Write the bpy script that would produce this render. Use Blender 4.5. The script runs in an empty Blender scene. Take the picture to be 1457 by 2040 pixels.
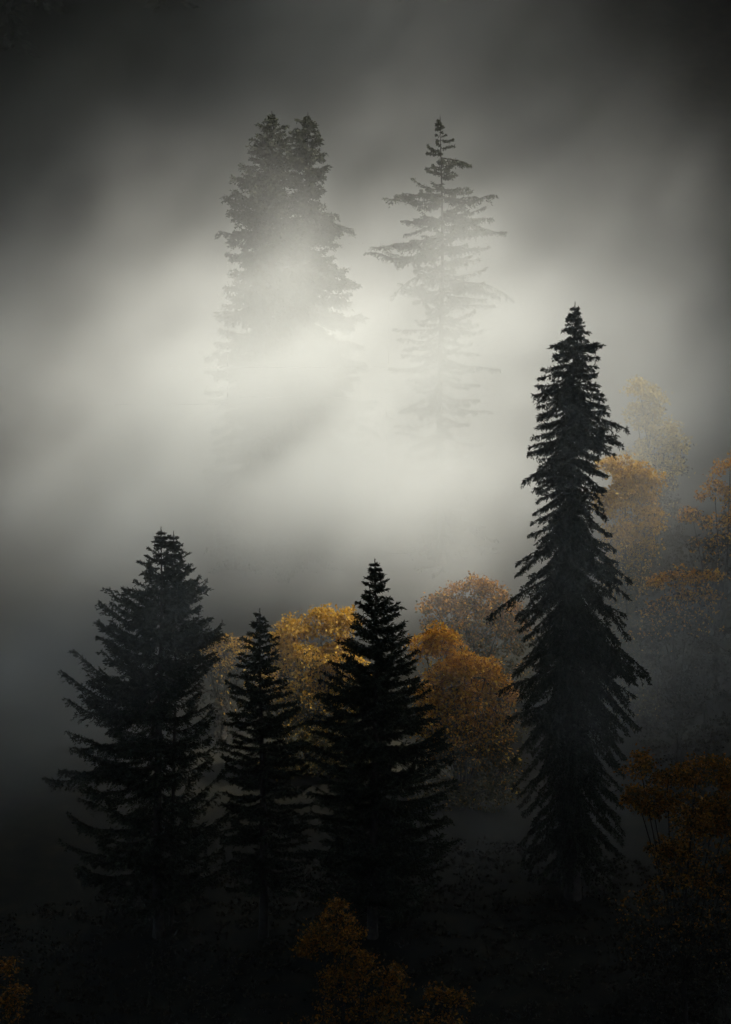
import bpy, math, random
import numpy as np

sc = bpy.context.scene
col = sc.collection
R = math.radians

# ------------------------------------------------------------------ camera
CAM_Z = 30.0
HALF_H = 31.0 / 150.0                     # half the frame height per metre of distance
cam_d = bpy.data.cameras.new("camera")
cam = bpy.data.objects.new("camera", cam_d)
col.objects.link(cam)
cam.location = (0, 0, CAM_Z)
cam.rotation_euler = (R(90), 0, 0)
cam_d.sensor_fit = 'VERTICAL'
cam_d.sensor_height = 36.0
cam_d.lens = 18.0 / HALF_H
cam_d.clip_start = 0.5
cam_d.clip_end = 5000
sc.camera = cam

# ------------------------------------------------------------------ sky, sun, exposure
SUN_EL, SUN_AZ = 62.0, 110.0               # azimuth clockwise from the view direction (+Y)
world = bpy.data.worlds.new("World")
sc.world = world
world.use_nodes = True
wn = world.node_tree
bg = wn.nodes["Background"]
sky = wn.nodes.new("ShaderNodeTexSky")
sky.sky_type = 'NISHITA'
sky.sun_disc = False
sky.sun_elevation = R(SUN_EL)
sky.sun_rotation = R(SUN_AZ)
sky.dust_density = 3.0
wn.links.new(sky.outputs[0], bg.inputs[0])
bg.inputs[1].default_value = 0.075

sun_d = bpy.data.lights.new("sun", 'SUN')
sun = bpy.data.objects.new("sun", sun_d)
col.objects.link(sun)
sun_d.energy = 5.0
sun_d.angle = R(2.5)
sun_d.color = (1.0, 0.93, 0.81)
from mathutils import Vector
sv = Vector((math.sin(R(SUN_AZ)) * math.cos(R(SUN_EL)), math.cos(R(SUN_AZ)) * math.cos(R(SUN_EL)), math.sin(R(SUN_EL))))
sun.rotation_euler = sv.to_track_quat('Z', 'Y').to_euler()
sun.location = (60, 200, 150)

sc.view_settings.view_transform = 'Standard'
sc.view_settings.look = 'None'
sc.view_settings.exposure = 1.27
sc.view_settings.gamma = 1.0

cy = sc.cycles
cy.use_denoising = True
cy.use_adaptive_sampling = True
cy.adaptive_threshold = 0.04
cy.adaptive_min_samples = 16
cy.max_bounces = 4
cy.diffuse_bounces = 2
cy.glossy_bounces = 1
cy.transmission_bounces = 2
cy.transparent_max_bounces = 64
cy.volume_bounces = 3
cy.volume_max_steps = 256
cy.caustics_reflective = False
cy.caustics_refractive = False

# ------------------------------------------------------------------ helpers
def at(px, py, D):
    """a point of the place from its bearing and its distance"""
    s = D * 2 * HALF_H / 2040.0
    return np.array([(px - 728.5) * s, D, CAM_Z + (1020 - py) * s])

def mpp(D):
    return D * 2 * HALF_H / 2040.0

GY = [-60, 0, 30, 60, 100, 130, 150, 165, 185, 200, 220, 260, 320, 500, 700, 900]
GZ = [18, -3, -22, -45, -45, -33, -24.5, -20, -14.5, -8.5, 1.5, 27, 70, 190, 300, 380]

def ground(x, y):
    x = np.asarray(x, float); y = np.asarray(y, float)
    ys = sum(np.interp(y + d, GY, GZ) for d in (-12, -8, -4, 0, 4, 8, 12)) / 7.0
    z = CAM_Z + ys + 0.06 * x * np.clip((y - 120) / 80, 0, 1)
    z = z + 1.1 * np.sin(x * 0.11 + y * 0.05) + 0.8 * np.sin(x * 0.07 - y * 0.13 + 1.3) + 0.35 * np.sin(x * 0.31 + 2) * np.sin(y * 0.27)
    k = np.clip((y - 260) / 200, 0, 1)
    return z + k * (14 * np.sin(x * 0.021 + 0.8) + 6 * np.sin(x * 0.053 + y * 0.02))

def quads_mesh(name, V, material, parent=None, smooth=False):
    """V: (n,4,3) -> one mesh of n loose quads"""
    V = np.asarray(V, np.float32)
    n = len(V)
    me = bpy.data.meshes.new(name)
    me.vertices.add(n * 4)
    me.vertices.foreach_set("co", V.reshape(-1))
    me.loops.add(n * 4)
    me.loops.foreach_set("vertex_index", np.arange(n * 4, dtype=np.int32))
    me.polygons.add(n)
    me.polygons.foreach_set("loop_start", np.arange(0, n * 4, 4, dtype=np.int32))
    me.update(calc_edges=True)
    me.materials.append(material)
    o = bpy.data.objects.new(name, me)
    col.objects.link(o)
    if parent is not None:
        o.parent = parent
    return o

def poly_mesh(name, verts, faces, material, parent=None, smooth=True):
    me = bpy.data.meshes.new(name)
    me.from_pydata([tuple(v) for v in verts], [], faces)
    me.update()
    if smooth:
        me.polygons.foreach_set("use_smooth", [True] * len(me.polygons))
    me.materials.append(material)
    o = bpy.data.objects.new(name, me)
    col.objects.link(o)
    if parent is not None:
        o.parent = parent
    return o

class Tubes:
    """tapered tubes collected into one mesh"""
    def __init__(s):
        s.v = []; s.f = []
    def add(s, pts, rad, sides=5):
        pts = np.asarray(pts, float); n = len(pts)
        t = np.gradient(pts, axis=0)
        t /= np.linalg.norm(t, axis=1)[:, None] + 1e-9
        ref = np.array([0, 0, 1.0]) if abs(t[0][2]) < 0.8 else np.array([1.0, 0, 0])
        u = np.cross(t, ref); u /= np.linalg.norm(u, axis=1)[:, None] + 1e-9
        w = np.cross(t, u)
        b = len(s.v)
        for i in range(n):
            for k in range(sides):
                a = 2 * math.pi * k / sides
                s.v.append(pts[i] + rad[i] * (math.cos(a) * u[i] + math.sin(a) * w[i]))
        for i in range(n - 1):
            for k in range(sides):
                k2 = (k + 1) % sides
                s.f.append((b + i * sides + k, b + i * sides + k2, b + (i + 1) * sides + k2, b + (i + 1) * sides + k))
        s.f.append(tuple(b + k for k in range(sides)))
        s.f.append(tuple(b + (n - 1) * sides + k for k in reversed(range(sides))))

def norm(a):
    return a / (np.linalg.norm(a, axis=-1, keepdims=True) + 1e-9)

def blades(base, d, L, W, rng):
    """kite-shaped blades: base points, directions, lengths, widths"""
    d = norm(d)
    r = norm(rng.normal(size=d.shape))
    s = norm(np.cross(d, r))
    mid = base + d * (L * 0.45)[:, None]
    return np.stack([base, mid + s * (W / 2)[:, None], base + d * L[:, None], mid - s * (W / 2)[:, None]], axis=1)

def empty(name, loc):
    o = bpy.data.objects.new(name, None)
    o.empty_display_size = 1.0
    o.location = loc
    col.objects.link(o)
    return o

def tag(o, label, cat=None, group=None):
    o["label"] = label
    if cat: o["category"] = cat
    if group: o["group"] = group

# ------------------------------------------------------------------ materials
def mat(name):
    m = bpy.data.materials.new(name)
    m.use_nodes = True
    nt = m.node_tree
    return m, nt, nt.nodes["Principled BSDF"], nt.nodes["Material Output"]

def ramp(nt, stops):
    r = nt.nodes.new("ShaderNodeValToRGB")
    e = r.color_ramp.elements
    e[0].position, e[0].color = stops[0][0], (*stops[0][1], 1)
    e[1].position, e[1].color = stops[-1][0], (*stops[-1][1], 1)
    for p, c in stops[1:-1]:
        k = e.new(p); k.color = (*c, 1)
    return r

def foliage_mat(name, stops, transl=0.0, rough=0.7):
    m, nt, p, out = mat(name)
    g = nt.nodes.new("ShaderNodeNewGeometry")
    r = ramp(nt, stops)
    nt.links.new(g.outputs["Random Per Island"], r.inputs[0])
    nt.links.new(r.outputs[0], p.inputs["Base Color"])
    p.inputs["Roughness"].default_value = rough
    p.inputs["Specular IOR Level"].default_value = 0.25
    if transl > 0:
        t = nt.nodes.new("ShaderNodeBsdfTranslucent")
        nt.links.new(r.outputs[0], t.inputs[0])
        mx = nt.nodes.new("ShaderNodeMixShader")
        mx.inputs[0].default_value = transl
        nt.links.new(p.outputs[0], mx.inputs[1])
        nt.links.new(t.outputs[0], mx.inputs[2])
        nt.links.new(mx.outputs[0], out.inputs["Surface"])
    return m

def noise_mat(name, stops, scale, rough=0.9, bump=0.4, detail=6):
    m, nt, p, out = mat(name)
    tc = nt.nodes.new("ShaderNodeTexCoord")
    n = nt.nodes.new("ShaderNodeTexNoise")
    n.inputs["Scale"].default_value = scale
    n.inputs["Detail"].default_value = detail
    nt.links.new(tc.outputs["Object"], n.inputs["Vector"])
    r = ramp(nt, stops)
    nt.links.new(n.outputs[0], r.inputs[0])
    nt.links.new(r.outputs[0], p.inputs["Base Color"])
    b = nt.nodes.new("ShaderNodeBump")
    b.inputs["Strength"].default_value = bump
    nt.links.new(n.outputs[0], b.inputs["Height"])
    nt.links.new(b.outputs[0], p.inputs["Normal"])
    p.inputs["Roughness"].default_value = rough
    p.inputs["Specular IOR Level"].default_value = 0.2
    return m

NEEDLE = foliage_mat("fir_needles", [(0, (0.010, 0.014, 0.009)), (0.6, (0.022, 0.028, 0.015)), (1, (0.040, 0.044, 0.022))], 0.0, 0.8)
BARK = noise_mat("fir_bark", [(0.3, (0.018, 0.015, 0.012)), (0.7, (0.05, 0.042, 0.034))], 3.0)
BARK2 = noise_mat("grey_bark", [(0.3, (0.012, 0.010, 0.008)), (0.7, (0.035, 0.03, 0.024))], 4.0)
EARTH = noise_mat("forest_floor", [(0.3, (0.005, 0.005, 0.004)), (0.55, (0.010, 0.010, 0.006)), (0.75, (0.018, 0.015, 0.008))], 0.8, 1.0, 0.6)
GOLD = foliage_mat("gold_leaves", [(0, (0.30, 0.16, 0.02)), (0.5, (0.62, 0.36, 0.03)), (1, (0.74, 0.50, 0.08))], 0.45)
ORANGE = foliage_mat("orange_leaves", [(0, (0.22, 0.10, 0.012)), (0.45, (0.58, 0.26, 0.014)), (0.8, (0.70, 0.36, 0.02)), (1, (0.75, 0.50, 0.05))], 0.45)
RUST = foliage_mat("rust_leaves", [(0, (0.05, 0.045, 0.010)), (0.4, (0.14, 0.07, 0.010)), (0.8, (0.34, 0.12, 0.012)), (1, (0.48, 0.22, 0.02))], 0.4)
RUSSET = foliage_mat("russet_leaves", [(0, (0.10, 0.05, 0.010)), (0.5, (0.30, 0.13, 0.012)), (0.9, (0.46, 0.22, 0.02)), (1, (0.60, 0.36, 0.04))], 0.4)
PALE = foliage_mat("pale_gold_leaves", [(0, (0.30, 0.22, 0.06)), (0.5, (0.52, 0.40, 0.12)), (1, (0.70, 0.58, 0.22))], 0.45)
SCRUB_SHADE = foliage_mat("undergrowth_and_shaded_leaves", [(0, (0.008, 0.009, 0.005)), (0.7, (0.018, 0.017, 0.008)), (1, (0.035, 0.026, 0.010))], 0.1)  # undergrowth, and painted shade low in the dimmer autumn crowns
SHADED_LEAVES = foliage_mat("shaded_lower_leaves", [(0, (0.03, 0.033, 0.010)), (0.6, (0.075, 0.065, 0.016)), (0.92, (0.13, 0.09, 0.02)), (1, (0.40, 0.22, 0.03))], 0.35)  # shade of the brighter trees' lower crowns, put into the leaf colour

# ------------------------------------------------------------------ ground
def terrain():
    xs = np.linspace(-420, 420, 211)
    ys = np.concatenate([np.arange(-60, 110, 6), np.arange(110, 260, 2.0), np.arange(260, 901, 8)])
    X, Y = np.meshgrid(xs, ys)
    Z = ground(X, Y)
    v = np.stack([X, Y, Z], -1).reshape(-1, 3)
    nx = len(xs); f = []
    for j in range(len(ys) - 1):
        for i in range(nx - 1):
            a = j * nx + i
            f.append((a, a + 1, a + nx + 1, a + nx))
    o = poly_mesh("hillside", v, f, EARTH)
    o["kind"] = "structure"
    return o
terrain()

# ------------------------------------------------------------------ firs
def fir(D, top, env, label, seed, droop=(-0.35, 0.35), sag=0.12, step=(0.30, 0.55), per=6, hang=0.5, tw=0.9,
        dens=1.0, extra=(), trunk_r=None, root=None, zb=None, bare=0.08, whorl_jit=0.5, stop=None, rmin=0.76,
        blade=(0.22, 0.075), lean=0.0, wig=1.5, vary=0.10, infill=0.4, ew=1.0):
    """env: rows (py, left reach px, right reach px) of the crown's outline; droop: attach height above the tip per metre
    of reach at the crown's top and bottom; extra: single long branches (tip_dx px, tip_py, drop)"""
    rng = np.random.default_rng(seed)
    p = at(top[0], top[1], D); s = mpp(D)
    gz = float(ground(p[0], D)) - 0.3
    H = p[2] - gz
    own = root is None
    if own:
        root = empty("fir_tree", (p[0], D, gz))
        tag(root, label, "fir tree", "grey firs in the bright fog" if D > 180 else "dark firs in front of the fog")
    off = np.array([p[0], D, gz]) - np.array(root.location)
    E = np.array(env, float)
    zt_all = (top[1] - E[:, 0]) * s + H          # height of each outline row above the base
    o_ = np.argsort(zt_all)
    zz, LL, RR = zt_all[o_], E[o_, 1] * s * ew, E[o_, 2] * s * ew
    tr = trunk_r or 0.011 * H + 0.08
    zlow = zz[0] if stop is None else stop
    tub = Tubes()
    def axis(z):
        return np.array([0.12 * math.sin(z * 0.21 + seed) + lean * (z / H) ** 2, 0.10 * math.cos(z * 0.17 + seed), z])
    tz = np.linspace(0, H, 26)
    tub.add([axis(z) for z in tz], [max(tr * (1 - z / H) ** 0.85, 0.015) * (1.25 if i == 0 else 1) for i, z in enumerate(tz)], 9)
    blade_sets = []
    def branch(th, Rr, zt, drop, sagk, thick=1.0, wide=1.0):
        za = min(zt + drop, H - 0.05)
        a0 = axis(za)
        n = max(6, int(Rr / 0.22))
        t = np.linspace(0, 1, n)
        bend = rng.normal(0, 0.16)
        f1, f2 = rng.uniform(5, 9), rng.uniform(5, 9)
        ang = th + bend * t ** 2 + 0.05 * wig * np.sin(t * f1)
        rr = Rr * t
        wob = rng.normal(0, 0.02 * Rr, 2)
        z = za + (zt - za) * t - sagk * Rr * 4 * t * (1 - t) * (1 - 0.3 * t) + wig * (wob[0] * np.sin(t * 5) + wob[1] * 0.7 * np.sin(t * f2 + 1)) * t ** 0.5
        pts = np.stack([a0[0] + np.cos(ang) * rr, a0[1] + np.sin(ang) * rr, z], -1)
        if Rr > 0.5:
            tub.add(pts[::2] if n > 8 else pts, (0.012 + 0.011 * Rr * (1 - t) ** 1.2)[::2 if n > 8 else 1] * thick, 4)
        # twigs along both sides of the limb
        m = max(10, int(Rr / 0.052 * dens))
        tt = bare + (1 - bare) * rng.random(m) ** 0.85
        i0 = np.clip((tt * (n - 1)).astype(int), 0, n - 2)
        fr = tt * (n - 1) - i0
        b0 = pts[i0] * (1 - fr)[:, None] + pts[i0 + 1] * fr[:, None]
        fw = norm(pts[i0 + 1] - pts[i0])
        side = np.where(rng.random(m) < 0.5, -1.0, 1.0)
        lat = norm(np.cross(fw, [0, 0, 1.0])) * side[:, None]
        k = rng.uniform(0.35, 1.05, m)
        lump = 0.75 + 0.45 * np.sin(tt * Rr * rng.uniform(3.5, 6) + rng.uniform(0, 6)) * rng.random(m)
        wl = wide * tw * lump * (0.30 + 0.60 * np.minimum(Rr, 4.5) / 3.0 * (1 - tt) ** 0.55) * rng.uniform(0.5, 1.15, m)
        hz = hang * (0.45 + 0.75 * (H - za) / H) * 1.3 * rng.uniform(0.4, 1.5, m)
        d = norm(fw * (1.1 - 0.3 * k)[:, None] + lat * k[:, None] - np.array([0, 0, 1.0]) * hz[:, None])
        q = np.maximum(2, (wl / 0.12).astype(int))
        idx = np.repeat(np.arange(m), q)
        u = np.concatenate([np.arange(c) / c for c in q])
        base = b0[idx] + d[idx] * (wl[idx] * u)[:, None] - np.array([0, 0, 1.0]) * (0.35 * hang * wl[idx] * u ** 2)[:, None]
        for rep in range(2):
            dd = norm(d[idx] + rng.normal(0, 0.50, (len(idx), 3)))
            sz = min(1.0, 0.55 + 0.35 * Rr)
            L = sz * blade[0] * rng.uniform(0.7, 1.35, len(idx)); W = blade[1] * rng.uniform(0.7, 1.3, len(idx))
            blade_sets.append(blades(base, dd, L, W, rng))
        # needles along the limb itself
        m2 = int(Rr / 0.035)
        tt = rng.random(m2); i0 = np.clip((tt * (n - 1)).astype(int), 0, n - 2); fr = tt * (n - 1) - i0
        b0 = pts[i0] * (1 - fr)[:, None] + pts[i0 + 1] * fr[:, None]
        fw = norm(pts[i0 + 1] - pts[i0])
        blade_sets.append(blades(b0, norm(fw + rng.normal(0, 0.55, (m2, 3))), blade[0] * rng.uniform(0.6, 1.2, m2), blade[1] * rng.uniform(0.7, 1.2, m2), rng))
    z = H - 0.7
    while z > zlow:
        u = (H - z) / max(H - zlow, 1)
        st = step[0] + (step[1] - step[0]) * min(1, u * 1.6)
        l = np.interp(z, zz, LL); r = np.interp(z, zz, RR)
        n = max(3, int(round(per * (0.6 + 0.4 * min(1, u * 3)))))
        ph = rng.random() * 6.28
        for k in range(n):
            th = ph + 6.283 * (k + rng.uniform(-0.3, 0.3)) / n
            c, s2 = math.cos(th), math.sin(th)
            av = 0.5 * (l + r)
            Rr = (r if c > 0 else l) * c * c + av * s2 * s2
            Rr *= rng.uniform(rmin, 1.04)
            Rr = max(Rr, 0.18)
            dz = z + rng.uniform(-whorl_jit, whorl_jit) * st
            dr = (droop[0] + (droop[1] - droop[0]) * min(1, u * 1.5)) * rng.uniform(0.75, 1.25) + rng.normal(0, vary)
            branch(th, Rr, dz, dr * Rr, sag * rng.uniform(0.4, 1.5) * min(1, u * 3))
        for k in range(int(round(infill * n))):
            th = rng.uniform(0, 6.283)
            c = math.cos(th)
            Rr = max(0.2, ((r if c > 0 else l) * c * c + 0.5 * (l + r) * (1 - c * c)) * rng.uniform(0.3, 0.7))
            branch(th, Rr, z + rng.uniform(-0.6, 0.6) * st, (droop[0] + (droop[1] - droop[0]) * min(1, u * 1.5) + rng.normal(0, 0.15)) * Rr, sag * rng.uniform(0.2, 1.2))
        z -= st
    # leader: short needles and small side shoots round the tip
    m = 90
    tt = rng.random(m) * 1.1
    b = np.array([axis(H - a) for a in tt])
    blade_sets.append(blades(b, norm(rng.normal(0, 0.45, (m, 3)) * (0.3 + tt)[:, None] + [0, 0, 1.0]), 0.10 + 0.10 * tt * rng.uniform(0.6, 1.5, m), np.full(m, 0.035), rng))
    for a in (0.35, 0.6, 0.85, 1.05):
        for k in range(4):
            branch(rng.uniform(0, 6.28), 0.10 + 0.28 * a, H - a, -0.05, 0.0)
    for (dx, py, drop, sg) in extra:
        zt = (top[1] - py) * s + H
        th = (0 if dx > 0 else math.pi) + rng.uniform(-0.25, 0.25)
        branch(th, abs(dx) * s, zt, drop * abs(dx) * s, sg, 1.5, 1.35)
        for q in range(2):
            w = rng.uniform(0.6, 0.85)
            branch(th + rng.uniform(-0.35, 0.35), abs(dx) * s * w, zt + rng.uniform(-0.25, 0.2), drop * abs(dx) * s * w, sg, 1.0, 1.25)
    tub.v = [v + off for v in tub.v]
    to = poly_mesh("trunk", tub.v, tub.f, BARK, root)
    V = np.concatenate(blade_sets) + off
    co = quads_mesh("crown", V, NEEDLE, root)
    return root

# far pair in the fog
tw_root = fir(211, (541, 222), [(222, 3, 4), (245, 24, 28), (270, 40, 40), (300, 50, 54), (330, 64, 60), (360, 68, 66), (392, 90, 70), (430, 78, 70), (465, 104, 80), (520, 84, 90), (560, 112, 96), (620, 116, 106), (700, 130, 110), (950, 140, 130), (1150, 130, 120)],
    "grey fir with a forked double top, standing in bright fog beside the sparse pointed one", 11, droop=(-0.25, 0.35), sag=0.14, hang=0.9, per=7, tw=1.15, dens=0.9, step=(0.5, 0.9), whorl_jit=0.5, blade=(0.27, 0.10), bare=0.02,
    extra=[(-90, 388, 0.10, 0.24), (-100, 462, 0.25, 0.18), (-84, 425, 0.2, 0.22), (-74, 350, 0.1, 0.2)])
fir(212, (611, 225), [(225, 3, 3), (245, 26, 16), (270, 40, 28), (300, 50, 36), (335, 54, 48), (370, 54, 44), (400, 60, 34), (430, 66, 50), (458, 76, 92), (500, 80, 66), (560, 90, 104), (600, 100, 112), (700, 120, 130), (950, 120, 140), (1150, 110, 120)],
    "", 12, droop=(-0.25, 0.45), sag=0.12, hang=0.9, per=7, tw=1.15, dens=0.9, step=(0.5, 0.9), whorl_jit=0.5, blade=(0.27, 0.10), root=tw_root, bare=0.02,
    extra=[(94, 456, 0.5, 0.10), (108, 560, 0.5, 0.1), (60, 430, 0.4, 0.1)])
fir(210, (879, 232), [(232, 2, 2), (252, 12, 10), (262, 20, 14), (275, 14, 22), (290, 30, 40), (310, 44, 38), (325, 44, 62), (345, 40, 50), (365, 70, 72), (390, 112, 84), (397, 90, 110), (420, 105, 90), (440, 96, 95), (462, 84, 128), (490, 140, 106), (520, 152, 100), (545, 110, 120), (585, 90, 145), (640, 100, 120), (700, 110, 130), (930, 120, 120), (1150, 110, 110)],
    "sparse pointed fir with open level branches, alone on the right in bright fog", 21, droop=(-0.25, 0.22), sag=0.07, hang=1.3, per=5, tw=0.62, dens=0.95, step=(0.65, 1.15), bare=0.05, whorl_jit=0.55, rmin=0.5, wig=2.0, vary=0.12, infill=0.15, trunk_r=0.36,
    extra=[(-115, 388, -0.02, 0.03), (112, 396, 0.02, 0.03), (62, 324, 0.15, 0.02), (-86, 440, 0.0, 0.03), (128, 464, 0.22, 0.02), (-145, 492, 0.16, 0.05), (-155, 522, 0.25, 0.04), (148, 588, 0.25, 0.0), (106, 436, 0.1, 0.05), (-105, 585, 0.5, 0.0)])
# tall right one
fir(150, (1143, 602), [(602, 3, 4), (625, 14, 15), (645, 22, 26), (660, 28, 26), (668, 24, 30), (684, 30, 54), (692, 46, 50), (705, 46, 44), (722, 56, 54), (745, 70, 48), (775, 70, 66), (800, 76, 76), (830, 72, 84), (860, 80, 100), (905, 88, 84), (940, 78, 70), (960, 98, 72), (1000, 84, 68), (1050, 82, 84), (1090, 100, 84), (1125, 118, 92), (1155, 110, 118), (1200, 106, 110), (1230, 124, 112), (1290, 112, 122), (1340, 120, 140), (1400, 120, 134), (1450, 104, 120), (1500, 130, 108), (1560, 124, 100), (1640, 130, 100), (1720, 120, 100), (1770, 90, 80)],
    "tallest, narrow dark fir with drooping ragged branches, standing before the golden trees", 31, droop=(-0.15, 1.05), sag=0.02, hang=0.95, per=7, tw=0.9, dens=1.1, step=(0.36, 0.66), bare=0.03, infill=0.35,
    extra=[(106, 856, 0.5, 0.04), (98, 885, 0.6, 0.05), (-105, 952, 0.45, 0.05), (-166, 1228, 0.62, -0.02), (118, 1154, 0.8, 0.0), (150, 1352, 0.55, -0.06), (-150, 1385, 0.55, 0.0), (-140, 1440, 0.5, 0.0), (148, 1342, 0.6, -0.06), (-88, 905, 0.5, 0.08), (130, 1448, 0.9, -0.02), (-84, 778, 0.3, 0.12), (58, 683, -0.1, 0.1), (-46, 687, 0.05, 0.08)])
# broad left one
fir(150, (318, 1050), [(1050, 4, 4), (1066, 20, 16), (1085, 26, 30), (1100, 34, 42), (1115, 42, 60), (1140, 58, 72), (1160, 74, 80), (1180, 104, 98), (1200, 116, 110), (1235, 122, 120), (1255, 128, 126), (1290, 110, 122), (1320, 120, 108), (1350, 170, 112), (1370, 160, 116), (1400, 180, 110), (1450, 178, 124), (1500, 184, 140), (1560, 190, 150), (1640, 200, 150), (1720, 190, 150), (1770, 160, 140)],
    "broad dark fir with long upcurved branches, leftmost of the dark trees", 41, droop=(-0.42, -0.10), sag=0.22, hang=0.60, per=6, tw=1.05, dens=1.05, step=(0.42, 0.90), bare=0.04, infill=0.2, rmin=0.72,
    extra=[(-182, 1302, -0.14, 0.30), (-198, 1345, -0.10, 0.22), (-112, 1178, -0.30, 0.22), (-122, 1202, -0.3, 0.2), (-128, 1242, -0.25, 0.22), (122, 1238, -0.2, 0.22), (124, 1262, -0.05, 0.2), (-182, 1392, 0.0, 0.24), (112, 1310, -0.2, 0.2), (-228, 1536, 0.05, 0.06), (-170, 1480, 0.1, 0.1), (96, 1160, -0.35, 0.15)])
l_root = [o for o in col.objects if o.name.startswith("fir_tree")][-1]
fir(150.6, (346, 1060), [(1060, 3, 3), (1080, 14, 18), (1100, 20, 30), (1125, 26, 40), (1160, 30, 56), (1200, 30, 60)], "", 42, droop=(-0.45, -0.3), sag=0.15, hang=0.4, per=6, step=(0.36, 0.5), root=l_root, stop=18.5, trunk_r=0.16)
# small one
fir(147, (522, 1212), [(1212, 2, 2), (1232, 12, 12), (1250, 16, 18), (1270, 34, 30), (1290, 36, 32), (1310, 44, 36), (1340, 54, 42), (1375, 64, 66), (1400, 60, 76), (1420, 66, 78), (1460, 70, 84), (1500, 76, 90), (1560, 84, 96), (1640, 96, 100), (1700, 90, 96), (1780, 80, 80)],
    "small slender dark fir between the broad left one and the middle one", 51, droop=(-0.30, 0.05), sag=0.10, hang=0.35, per=6, tw=0.85, dens=1.1, step=(0.36, 0.62), ew=1.12)
# middle one
fir(145, (746, 1113), [(1113, 2, 2), (1135, 10, 10), (1155, 20, 22), (1175, 22, 26), (1190, 36, 38), (1210, 34, 44), (1240, 50, 66), (1262, 74, 66), (1285, 66, 78), (1320, 92, 78), (1345, 100, 88), (1370, 110, 96), (1400, 108, 100), (1445, 130, 118), (1490, 130, 140), (1540, 120, 148), (1600, 124, 160), (1700, 130, 156), (1800, 120, 130)],
    "dark pyramid-shaped fir in the middle between two autumn crowns", 61, droop=(-0.45, 0.0), sag=0.12, hang=0.45, per=7, tw=0.9, dens=1.1, step=(0.34, 0.60), ew=1.12,
    extra=[(-112, 1384, 0.05, 0.1), (-140, 1440, 0.1, 0.08), (132, 1430, 0.05, 0.08)])
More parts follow.
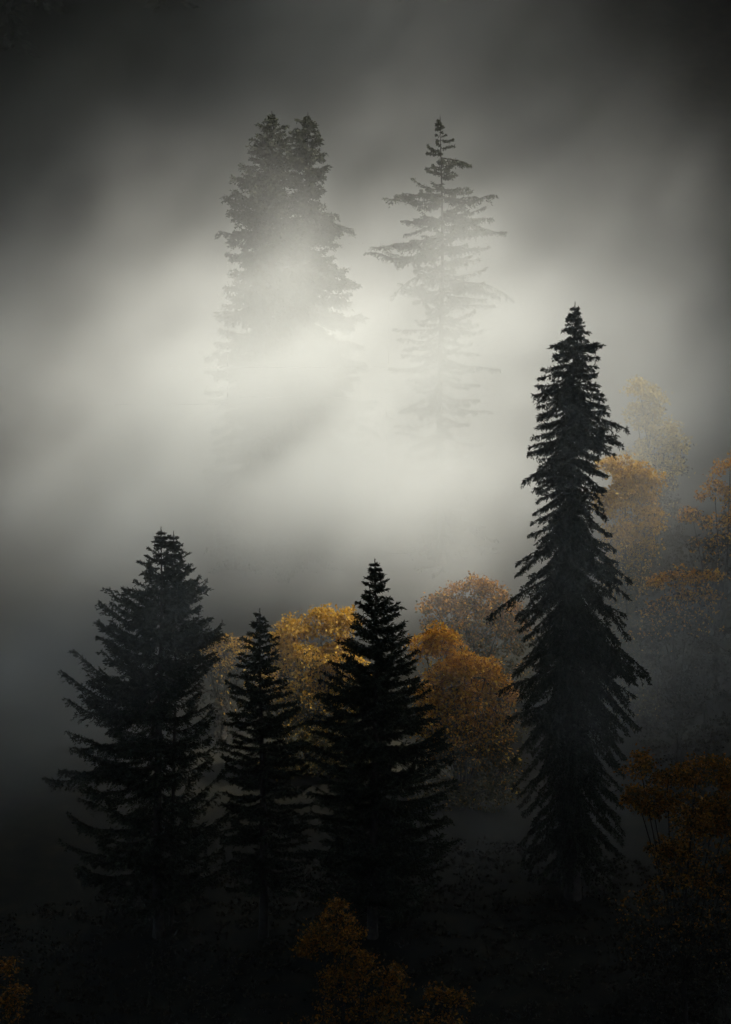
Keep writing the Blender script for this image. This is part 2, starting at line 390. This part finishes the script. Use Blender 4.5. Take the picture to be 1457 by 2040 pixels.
# ------------------------------------------------------------------ broadleaf trees
def leafy(D, lobes, material, label, seed, leaf=0.26, dens=1.0, name="autumn_tree", cat="autumn tree", depth=1.0, fill=0.25, group="autumn trees among the firs", low=0.7, skirt=2, shade_py=None, bright=False):
    """lobes: (px, py, rx px, ry px); the crown's lumps"""
    rng = np.random.default_rng(seed)
    s = mpp(D)
    cx = float(np.mean([l[0] for l in lobes]))
    p = at(cx, 1020, D)
    gz = float(ground(p[0], D)) - 0.2
    lumps = []
    for (px, py, rx, ry) in lobes:
        lumps.append((px, py, rx * 0.72, ry * 0.72))
        for k in range(4):
            a = rng.uniform(-0.4, 3.5); q = rng.uniform(0.30, 0.55)
            lumps.append((px + math.cos(a) * rx * 0.70, py - math.sin(a) * ry * 0.66, rx * q, ry * q * rng.uniform(0.6, 1.0)))
    lobes = lumps
    root = empty(name, (p[0], D, gz))
    tag(root, label, cat, group)
    sets = []; tub = Tubes(); tops = []
    cents = []
    for (px, py, rx, ry) in lobes:
        c = at(px, py, D) - np.array([p[0], D, gz])
        c[1] += rng.uniform(-0.5, 0.5) * rx * s
        cents.append((c, rx * s, ry * s))
    zmin = max(0.8, min(c[2] for c, _, _ in cents) * 0.35)
    hub = np.array([0, 0, zmin])
    tub.add([np.array([0, 0, -0.2]), np.array([0.05, 0, zmin * 0.5]), hub], [0.26, 0.20, 0.13], 8)
    zs = [c[2] - 0.6 * z_ for c, _, z_ in cents]; xs_ = [c[0] for c, _, _ in cents]
    zb_, wx = min(zs), max(max(xs_) - min(xs_), 2.0)
    soft = set()
    for k_ in range(skirt):
        f_ = 1 - (k_ + 0.6) / (skirt + 0.3)
        for sx in (-0.3, 0.3):
            soft.add(len(cents)); cents.append((np.array([np.mean(xs_) + sx * wx * rng.uniform(0.6, 1.1), rng.uniform(-0.8, 0.8), max(0.9, zb_ * f_)]), wx * 0.34, max(0.8, zb_ * 0.7 / skirt)))
    for ci, (c, rx, rz) in enumerate(cents):
        ry = 0.5 * (rx + rz) * depth
        rad3 = np.array([rx, ry, rz])
        mid = (hub + c) / 2 + rng.normal(0, 0.25, 3) + np.array([0, 0, -0.1 * rz])
        limb = [hub, hub * 0.45 + mid * 0.55, mid, c * 0.7 + mid * 0.3, c]
        if ci % 5 == 0 or rx > 1.2:
            tub.add(limb, [0.075, 0.065, 0.05, 0.035, 0.02], 5)
        nc = int(max(5, (0.5 if ci in soft else 1.0) * dens * 13.0 * (rx * rz + rx * ry + ry * rz) ** 1.0))
        dirs = norm(rng.normal(size=(nc, 3)))
        rr = np.where(rng.random(nc) < fill, rng.uniform(0.3, 0.85, nc), rng.uniform(0.82, 1.04, nc))
        lump = 1 + 0.20 * np.sin(dirs[:, 0] * 7 + seed) * np.sin(dirs[:, 2] * 6 + seed * 2) + 0.12 * np.sin(dirs[:, 1] * 11 + dirs[:, 2] * 9)
        keep = rng.random(nc) < np.where(dirs[:, 2] < -0.2, low, 1.0)
        cc = (c + dirs * rad3 * (rr * lump)[:, None])[keep]
        dk = dirs[keep]
        for i in range(0, len(cc), 4):
            b0 = c + (cc[i] - c) * 0.15
            m1 = c + (cc[i] - c) * 0.6 + rng.normal(0, 0.08, 3)
            tub.add([b0, m1, cc[i]], [0.022, 0.014, 0.006], 3)
        nl = 22
        idx = np.repeat(np.arange(len(cc)), nl)
        cr = rng.uniform(0.18, 0.46, len(cc))
        pos = cc[idx] + rng.normal(0, 1, (len(idx), 3)) * (cr[idx] * 0.62)[:, None] * np.array([1.15, 1.15, 0.7])
        d = norm(rng.normal(0, 0.8, (len(idx), 3)) + dk[idx] * 0.6 + np.array([0, 0, -0.35]))
        L = leaf * rng.uniform(0.55, 1.25, len(idx)); W = L * rng.uniform(0.5, 0.8, len(idx))
        sets.append(blades(pos, d, L, W, rng)); tops.append(pos[:, 2])
    poly_mesh("trunk", tub.v, tub.f, BARK2, root)
    o = quads_mesh("crown", np.concatenate(sets), material, root)
    zt = np.concatenate(tops)                       # lower leaves get a darker colour, painting in the shade of the crown
    ztop = max(c[2] + q for c, _, q in cents); zc = at(0, shade_py, D)[2] - gz if shade_py else ztop - 0.5 * (ztop - zmin)
    shade_mask = (zc - zt) / 2.2 + 0.5 * np.sin(np.arange(len(zt)) / 22 // 1 * 2.4) + rng.normal(0, 0.8, len(zt)) > 0
    o.data.materials.append(SHADED_LEAVES if bright else SCRUB_SHADE)
    o.data.polygons.foreach_set("material_index", shade_mask.astype(np.int32))
    return root

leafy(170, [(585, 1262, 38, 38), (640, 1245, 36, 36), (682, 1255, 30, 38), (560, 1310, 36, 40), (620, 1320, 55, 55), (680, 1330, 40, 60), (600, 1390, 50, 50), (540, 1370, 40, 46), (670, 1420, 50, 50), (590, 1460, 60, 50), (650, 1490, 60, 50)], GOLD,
      "gold autumn tree seen between the small fir and the middle fir", 101, leaf=0.24, shade_py=1370, bright=True)
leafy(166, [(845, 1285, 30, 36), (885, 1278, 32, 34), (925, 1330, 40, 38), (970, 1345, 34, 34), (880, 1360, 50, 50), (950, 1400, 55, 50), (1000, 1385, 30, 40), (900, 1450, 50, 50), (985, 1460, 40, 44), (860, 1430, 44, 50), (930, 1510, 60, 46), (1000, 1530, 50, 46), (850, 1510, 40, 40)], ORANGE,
      "bright orange autumn tree right behind the middle fir", 102, leaf=0.24, shade_py=1460, bright=True)
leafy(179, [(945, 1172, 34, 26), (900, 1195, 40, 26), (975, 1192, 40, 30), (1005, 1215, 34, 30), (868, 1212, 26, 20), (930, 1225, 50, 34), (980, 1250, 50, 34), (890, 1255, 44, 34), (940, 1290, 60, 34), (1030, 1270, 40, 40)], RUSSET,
      "dim russet domed tree higher on the slope behind the bright orange one", 103, leaf=0.24, dens=0.8, shade_py=1250, bright=True)
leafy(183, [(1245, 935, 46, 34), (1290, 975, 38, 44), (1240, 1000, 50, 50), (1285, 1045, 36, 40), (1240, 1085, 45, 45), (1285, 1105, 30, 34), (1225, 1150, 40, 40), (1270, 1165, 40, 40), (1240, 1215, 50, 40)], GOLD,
      "tall golden autumn tree directly behind the right side of the tallest fir", 104, leaf=0.26, shade_py=1120, bright=True)
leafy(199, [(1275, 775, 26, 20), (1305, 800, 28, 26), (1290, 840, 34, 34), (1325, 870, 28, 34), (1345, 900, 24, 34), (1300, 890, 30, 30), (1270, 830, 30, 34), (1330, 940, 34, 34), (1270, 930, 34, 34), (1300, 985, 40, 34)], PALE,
      "pale yellow treetop glowing in fog above the tall golden tree", 105, leaf=0.26, dens=0.75, shade_py=950)
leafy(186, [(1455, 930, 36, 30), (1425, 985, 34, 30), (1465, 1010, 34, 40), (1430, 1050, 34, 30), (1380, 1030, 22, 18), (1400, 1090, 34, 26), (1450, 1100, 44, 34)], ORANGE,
      "faint orange tree cut by the right edge of the picture", 106, leaf=0.26, dens=0.3, shade_py=1060)
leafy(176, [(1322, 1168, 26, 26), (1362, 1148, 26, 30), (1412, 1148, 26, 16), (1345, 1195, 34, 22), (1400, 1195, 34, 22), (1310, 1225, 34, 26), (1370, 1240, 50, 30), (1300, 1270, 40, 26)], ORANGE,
      "low tree of small orange tufts below the tall golden one, right of the tallest fir", 107, leaf=0.24, dens=0.6, shade_py=1190, skirt=1)
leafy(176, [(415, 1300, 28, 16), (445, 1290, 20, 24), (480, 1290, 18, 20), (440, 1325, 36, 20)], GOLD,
      "small yellowish tree in the gap between the broad left fir and the small fir", 108, leaf=0.22, dens=0.5, shade_py=1315, skirt=1)
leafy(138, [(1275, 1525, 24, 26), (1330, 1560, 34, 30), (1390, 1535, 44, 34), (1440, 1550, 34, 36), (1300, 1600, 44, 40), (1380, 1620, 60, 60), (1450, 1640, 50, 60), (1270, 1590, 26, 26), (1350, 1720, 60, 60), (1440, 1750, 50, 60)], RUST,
      "dark rust-coloured tree in the lower right below the tallest fir", 109, leaf=0.20, dens=1.2, shade_py=1780, low=1.0)
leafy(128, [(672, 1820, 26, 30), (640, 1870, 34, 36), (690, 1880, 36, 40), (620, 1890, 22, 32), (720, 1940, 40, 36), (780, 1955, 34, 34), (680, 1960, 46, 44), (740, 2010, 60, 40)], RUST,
      "dark rust treetop at the bottom centre, larger of the two low ones", 110, leaf=0.19, dens=1.0, low=1.0, shade_py=2060)
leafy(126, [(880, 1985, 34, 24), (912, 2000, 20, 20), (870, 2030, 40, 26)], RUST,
      "small dark rust treetop right of the larger one at the bottom", 111, leaf=0.19, dens=0.6, shade_py=2060)
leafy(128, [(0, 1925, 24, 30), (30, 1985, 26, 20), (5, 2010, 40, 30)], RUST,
      "dark rust shrub at the bottom left edge of the picture", 112, leaf=0.19, dens=0.25, shade_py=2060, name="autumn_shrub", cat="shrub", group=None)

# ------------------------------------------------------------------ undergrowth and the far wood
def undergrowth():
    rng = np.random.default_rng(5)
    n = 5000
    x = rng.uniform(-48, 52, n); y = rng.uniform(116, 157, n)
    patch = np.sin(x * 0.35 + 1) * np.sin(y * 0.3) + np.sin(x * 0.13 - y * 0.19)
    hgt = np.clip(0.25 + 0.3 * patch, 0.10, 0.7)
    nl = 16
    idx = np.repeat(np.arange(n), nl)
    z = ground(x, y)
    p = np.stack([x[idx] + rng.normal(0, 0.30, n * nl), y[idx] + rng.normal(0, 0.30, n * nl), z[idx] + hgt[idx] * rng.uniform(0, 1.0, n * nl)], -1)
    d = rng.normal(0, 0.8, (n * nl, 3)) + np.array([0, 0, 0.5])
    o = quads_mesh("undergrowth", blades(p, d, 0.24 * rng.uniform(0.5, 1.4, n * nl), 0.15 * rng.uniform(0.5, 1.3, n * nl), rng), SCRUB_SHADE)
    o["kind"] = "stuff"; o["label"] = "dark leafy undergrowth on the shaded slope"
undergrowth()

def far_wood():
    rng = np.random.default_rng(6)
    sets = []
    for i in range(520):
        y = 305 + 330 * rng.random() ** 1.1
        x = rng.uniform(-0.30, 0.30) * y
        h = rng.uniform(17, 30); r = h * rng.uniform(0.13, 0.19)
        nb = 300
        u = rng.random(nb) ** 0.75
        a = rng.uniform(0, 6.283, nb)
        rr = r * u * rng.uniform(0.5, 1.05, nb)
        b = np.stack([x + np.cos(a) * rr, y + np.sin(a) * rr, float(ground(x, y)) + h * (1 - u * 0.95)], -1)
        d = np.stack([np.cos(a), np.sin(a), rng.uniform(-0.9, -0.1, nb)], -1)
        sets.append(blades(b, d, rng.uniform(0.8, 1.9, nb), rng.uniform(0.35, 0.8, nb), rng))
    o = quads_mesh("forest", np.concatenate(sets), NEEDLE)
    o["kind"] = "stuff"; o["label"] = "dark conifer wood covering the far mountainside"
far_wood()

# ------------------------------------------------------------------ air
def haze():
    v = [(x, y, z) for x in (-450, 450) for y in (-70, 910) for z in (-32, 460)]
    f = [(0, 1, 3, 2), (4, 6, 7, 5), (0, 4, 5, 1), (2, 3, 7, 6), (0, 2, 6, 4), (1, 5, 7, 3)]
    m, nt, p, out = mat("haze")
    nt.nodes.remove(p)
    pv = nt.nodes.new("ShaderNodeVolumePrincipled")
    pv.inputs["Color"].default_value = (0.9, 0.92, 0.94, 1)
    pv.inputs["Density"].default_value = 0.00008
    nt.links.new(pv.outputs[0], out.inputs["Volume"])
    o = poly_mesh("haze", v, f, m, smooth=False)
    o["kind"] = "stuff"
    o["label"] = "thin grey haze over the whole valley"
haze()

def volume_grid(name, label, lo, hi, res, material, build):
    """a closed box filled by a density grid; build(helpers) returns the density socket"""
    g = bpy.data.node_groups.new(name + "_field", 'GeometryNodeTree')
    g.interface.new_socket("Geometry", in_out='OUTPUT', socket_type='NodeSocketGeometry')
    N, Lk = g.nodes, g.links
    class H: pass
    h = H()
    h.pos = N.new("GeometryNodeInputPosition").outputs[0]
    def math_(op, a, b=None):
        n = N.new("ShaderNodeMath"); n.operation = op
        for i, q in enumerate((a, b)):
            if q is None: continue
            if isinstance(q, (int, float)): n.inputs[i].default_value = q
            else: Lk.new(q, n.inputs[i])
        return n.outputs[0]
    def vec_(op, a, b):
        n = N.new("ShaderNodeVectorMath"); n.operation = op
        for i, q in enumerate((a, b)):
            if isinstance(q, tuple): n.inputs[i].default_value = q
            else: Lk.new(q, n.inputs[i])
        return n.outputs["Value"] if op in ('DOT_PRODUCT', 'LENGTH') else n.outputs["Vector"]
    def noise_(scale, detail, stretch=(1, 1, 1), off=(0, 0, 0)):
        v = vec_('ADD', vec_('MULTIPLY', h.pos, stretch), off)
        n = N.new("ShaderNodeTexNoise")
        n.inputs["Scale"].default_value = scale
        n.inputs["Detail"].default_value = detail
        n.inputs["Roughness"].default_value = 0.5
        Lk.new(v, n.inputs["Vector"])
        return n
    def warp(scale, amp, off=(0, 0, 0)):
        w = vec_('SUBTRACT', noise_(scale, 2.0, off=off).outputs["Color"], (0.5, 0.5, 0.5))
        return vec_('ADD', h.pos, vec_('MULTIPLY', w, amp))
    def lump(P, c, r):
        """exp(-|(P-c)/r|^2)"""
        q = vec_('DIVIDE', vec_('SUBTRACT', P, tuple(float(v) for v in c)), tuple(float(v) for v in r))
        return math_('EXPONENT', math_('MULTIPLY', vec_('DOT_PRODUCT', q, q), -1.0))
    h.math, h.vec, h.noise, h.warp, h.lump, h.N, h.Lk = math_, vec_, noise_, warp, lump, N, Lk
    dens = build(h)
    vc = N.new("GeometryNodeVolumeCube")
    Lk.new(dens, vc.inputs["Density"])
    vc.inputs["Min"].default_value = lo
    vc.inputs["Max"].default_value = hi
    for ax, n in zip("XYZ", res):
        vc.inputs["Resolution " + ax].default_value = n
    sm = N.new("GeometryNodeSetMaterial")
    sm.inputs["Material"].default_value = material
    Lk.new(vc.outputs[0], sm.inputs[0])
    go = N.new("NodeGroupOutput")
    Lk.new(sm.outputs[0], go.inputs[0])
    v = [(x, y, z) for x in (lo[0], hi[0]) for y in (lo[1], hi[1]) for z in (lo[2], hi[2])]
    f = [(0, 1, 3, 2), (4, 6, 7, 5), (0, 4, 5, 1), (2, 3, 7, 6), (0, 2, 6, 4), (1, 5, 7, 3)]
    o = poly_mesh(name, v, f, material, smooth=False)
    o["kind"] = "stuff"
    o["label"] = label
    o.modifiers.new("field", 'NODES').node_group = g
    return o

def fog_mat(name, colour, g_):
    m, nt, p, out = mat(name)
    nt.nodes.remove(p)
    pv = nt.nodes.new("ShaderNodeVolumePrincipled")
    pv.inputs["Color"].default_value = (*colour, 1)
    pv.inputs["Density"].default_value = 1.0
    pv.inputs["Density Attribute"].default_value = "density"
    pv.inputs["Anisotropy"].default_value = g_
    nt.links.new(pv.outputs[0], out.inputs["Volume"])
    return m

def fog():
    """banks of fog of uneven density: soft lumps and noise"""
    def build(h):
        P = h.warp(0.06, (16.0, 6.0, 13.0))
        total = None
        for (px, py, D, rx, rz, ry, tau) in BANKS:
            s = mpp(D)
            e = h.math('MULTIPLY', h.lump(P, at(px, py, D), (rx * s, ry, rz * s)), tau / (ry * 1.772))
            total = e if total is None else h.math('ADD', total, e)
        n1 = h.noise(0.07, 3.0, (1, 0.7, 0.9), (3, 7, 1)).outputs[0]
        vr = h.N.new("ShaderNodeVectorRotate")          # wisps drift up to the right
        vr.rotation_type = 'Y_AXIS'
        vr.inputs["Angle"].default_value = R(38)
        h.Lk.new(h.warp(0.05, (10.0, 6.0, 10.0), (4, 4, 4)), vr.inputs["Vector"])
        keep_pos, h.pos = h.pos, vr.outputs[0]
        n2 = h.noise(0.15, 5.0, (0.6, 0.6, 1.25), (1, 2, 5)).outputs[0]
        h.pos = keep_pos
        k = h.math('MULTIPLY', h.math('POWER', h.math('MULTIPLY', n1, 2.0), 1.0), h.math('POWER', h.math('MULTIPLY', n2, 2.0), 1.8))
        return h.math('MULTIPLY', total, k)
    volume_grid("fog_bank", "bright drifting bank of fog between the slopes", (-75.0, 118.0, -12.0), (75.0, 300.0, 92.0), (110, 132, 84),
                fog_mat("fog", (0.935, 0.96, 0.955), 0.2), build)

def added_cloud_deck():
    """unseen cloud added to shade the slope, its gaps placed to light the fog"""
    def build(h):
        P = h.warp(0.035, (9.0, 9.0, 0.0), (9, 2, 0))
        gap = None
        for (x, y, rx, ry, a) in GAPS:
            e = h.math('MULTIPLY', h.lump(P, (x, y, CAM_Z + 85), (rx, ry, 500.0)), a)
            gap = e if gap is None else h.math('ADD', gap, e)
        k = h.math('EXPONENT', h.math('MULTIPLY', gap, -1.0))
        return h.math('MULTIPLY', k, DECK_TAU / 20.0)
    volume_grid("added_clouds", "unseen cloud added to shade the slope, with gaps for the sun", (-220.0, -140.0, CAM_Z + 75), (300.0, 440.0, CAM_Z + 95), (130, 145, 6),
                fog_mat("cloud", (0.76, 0.84, 0.85), 0.2), build)

GAPS = [(32, 195, 29, 28, 5.0), (49, 156, 13, 10, 3.4), (61, 174, 9, 8, 2.6)]  # openings in the added cloud, aimed to sun the fog and autumn trees
DECK_TAU = 5.0
# px, py, distance, half width px, half height px, half depth m, optical depth
BANKS = [
    (680, 860, 192, 340, 190, 8, 1.9),
    (680, 1010, 188, 440, 90, 7, 1.7),
    (420, 890, 192, 340, 190, 8, 0.75),
    (640, 690, 199, 380, 110, 5, 0.6),
    (880, 730, 199, 220, 140, 5, 0.9),
    (720, 620, 197, 380, 210, 5, 0.36),
    (560, 760, 224, 520, 280, 12, 1.0),
    (720, 420, 245, 420, 380, 16, 0.4),
    (700, 60, 240, 300, 260, 16, 0.3),
    (300, 150, 262, 700, 400, 14, 0.22),
    (1130, 620, 222, 220, 300, 14, 0.3),
    (60, 680, 215, 340, 330, 14, 0.42),
    (220, 1070, 182, 360, 140, 8, 0.5),
    (100, 1290, 158, 360, 150, 7, 0.22),
    (1350, 800, 208, 220, 360, 12, 0.45),
    (1300, 900, 176, 180, 240, 8, 0.35),
    (760, 1320, 161, 460, 110, 5, 0.07),
    (760, 1160, 178, 560, 110, 5, 0.22),
    (1143, 900, 140, 140, 400, 4, 0.17),
    (1140, 1420, 137, 110, 110, 4, 0.07),
    (320, 1220, 139, 220, 170, 4, 0.14),
    (1340, 1300, 160, 260, 120, 6, 0.3),
    (60, 1420, 152, 330, 170, 6, 0.18),
    (950, 1560, 152, 260, 130, 5, 0.12),
]
fog()
added_cloud_deck()
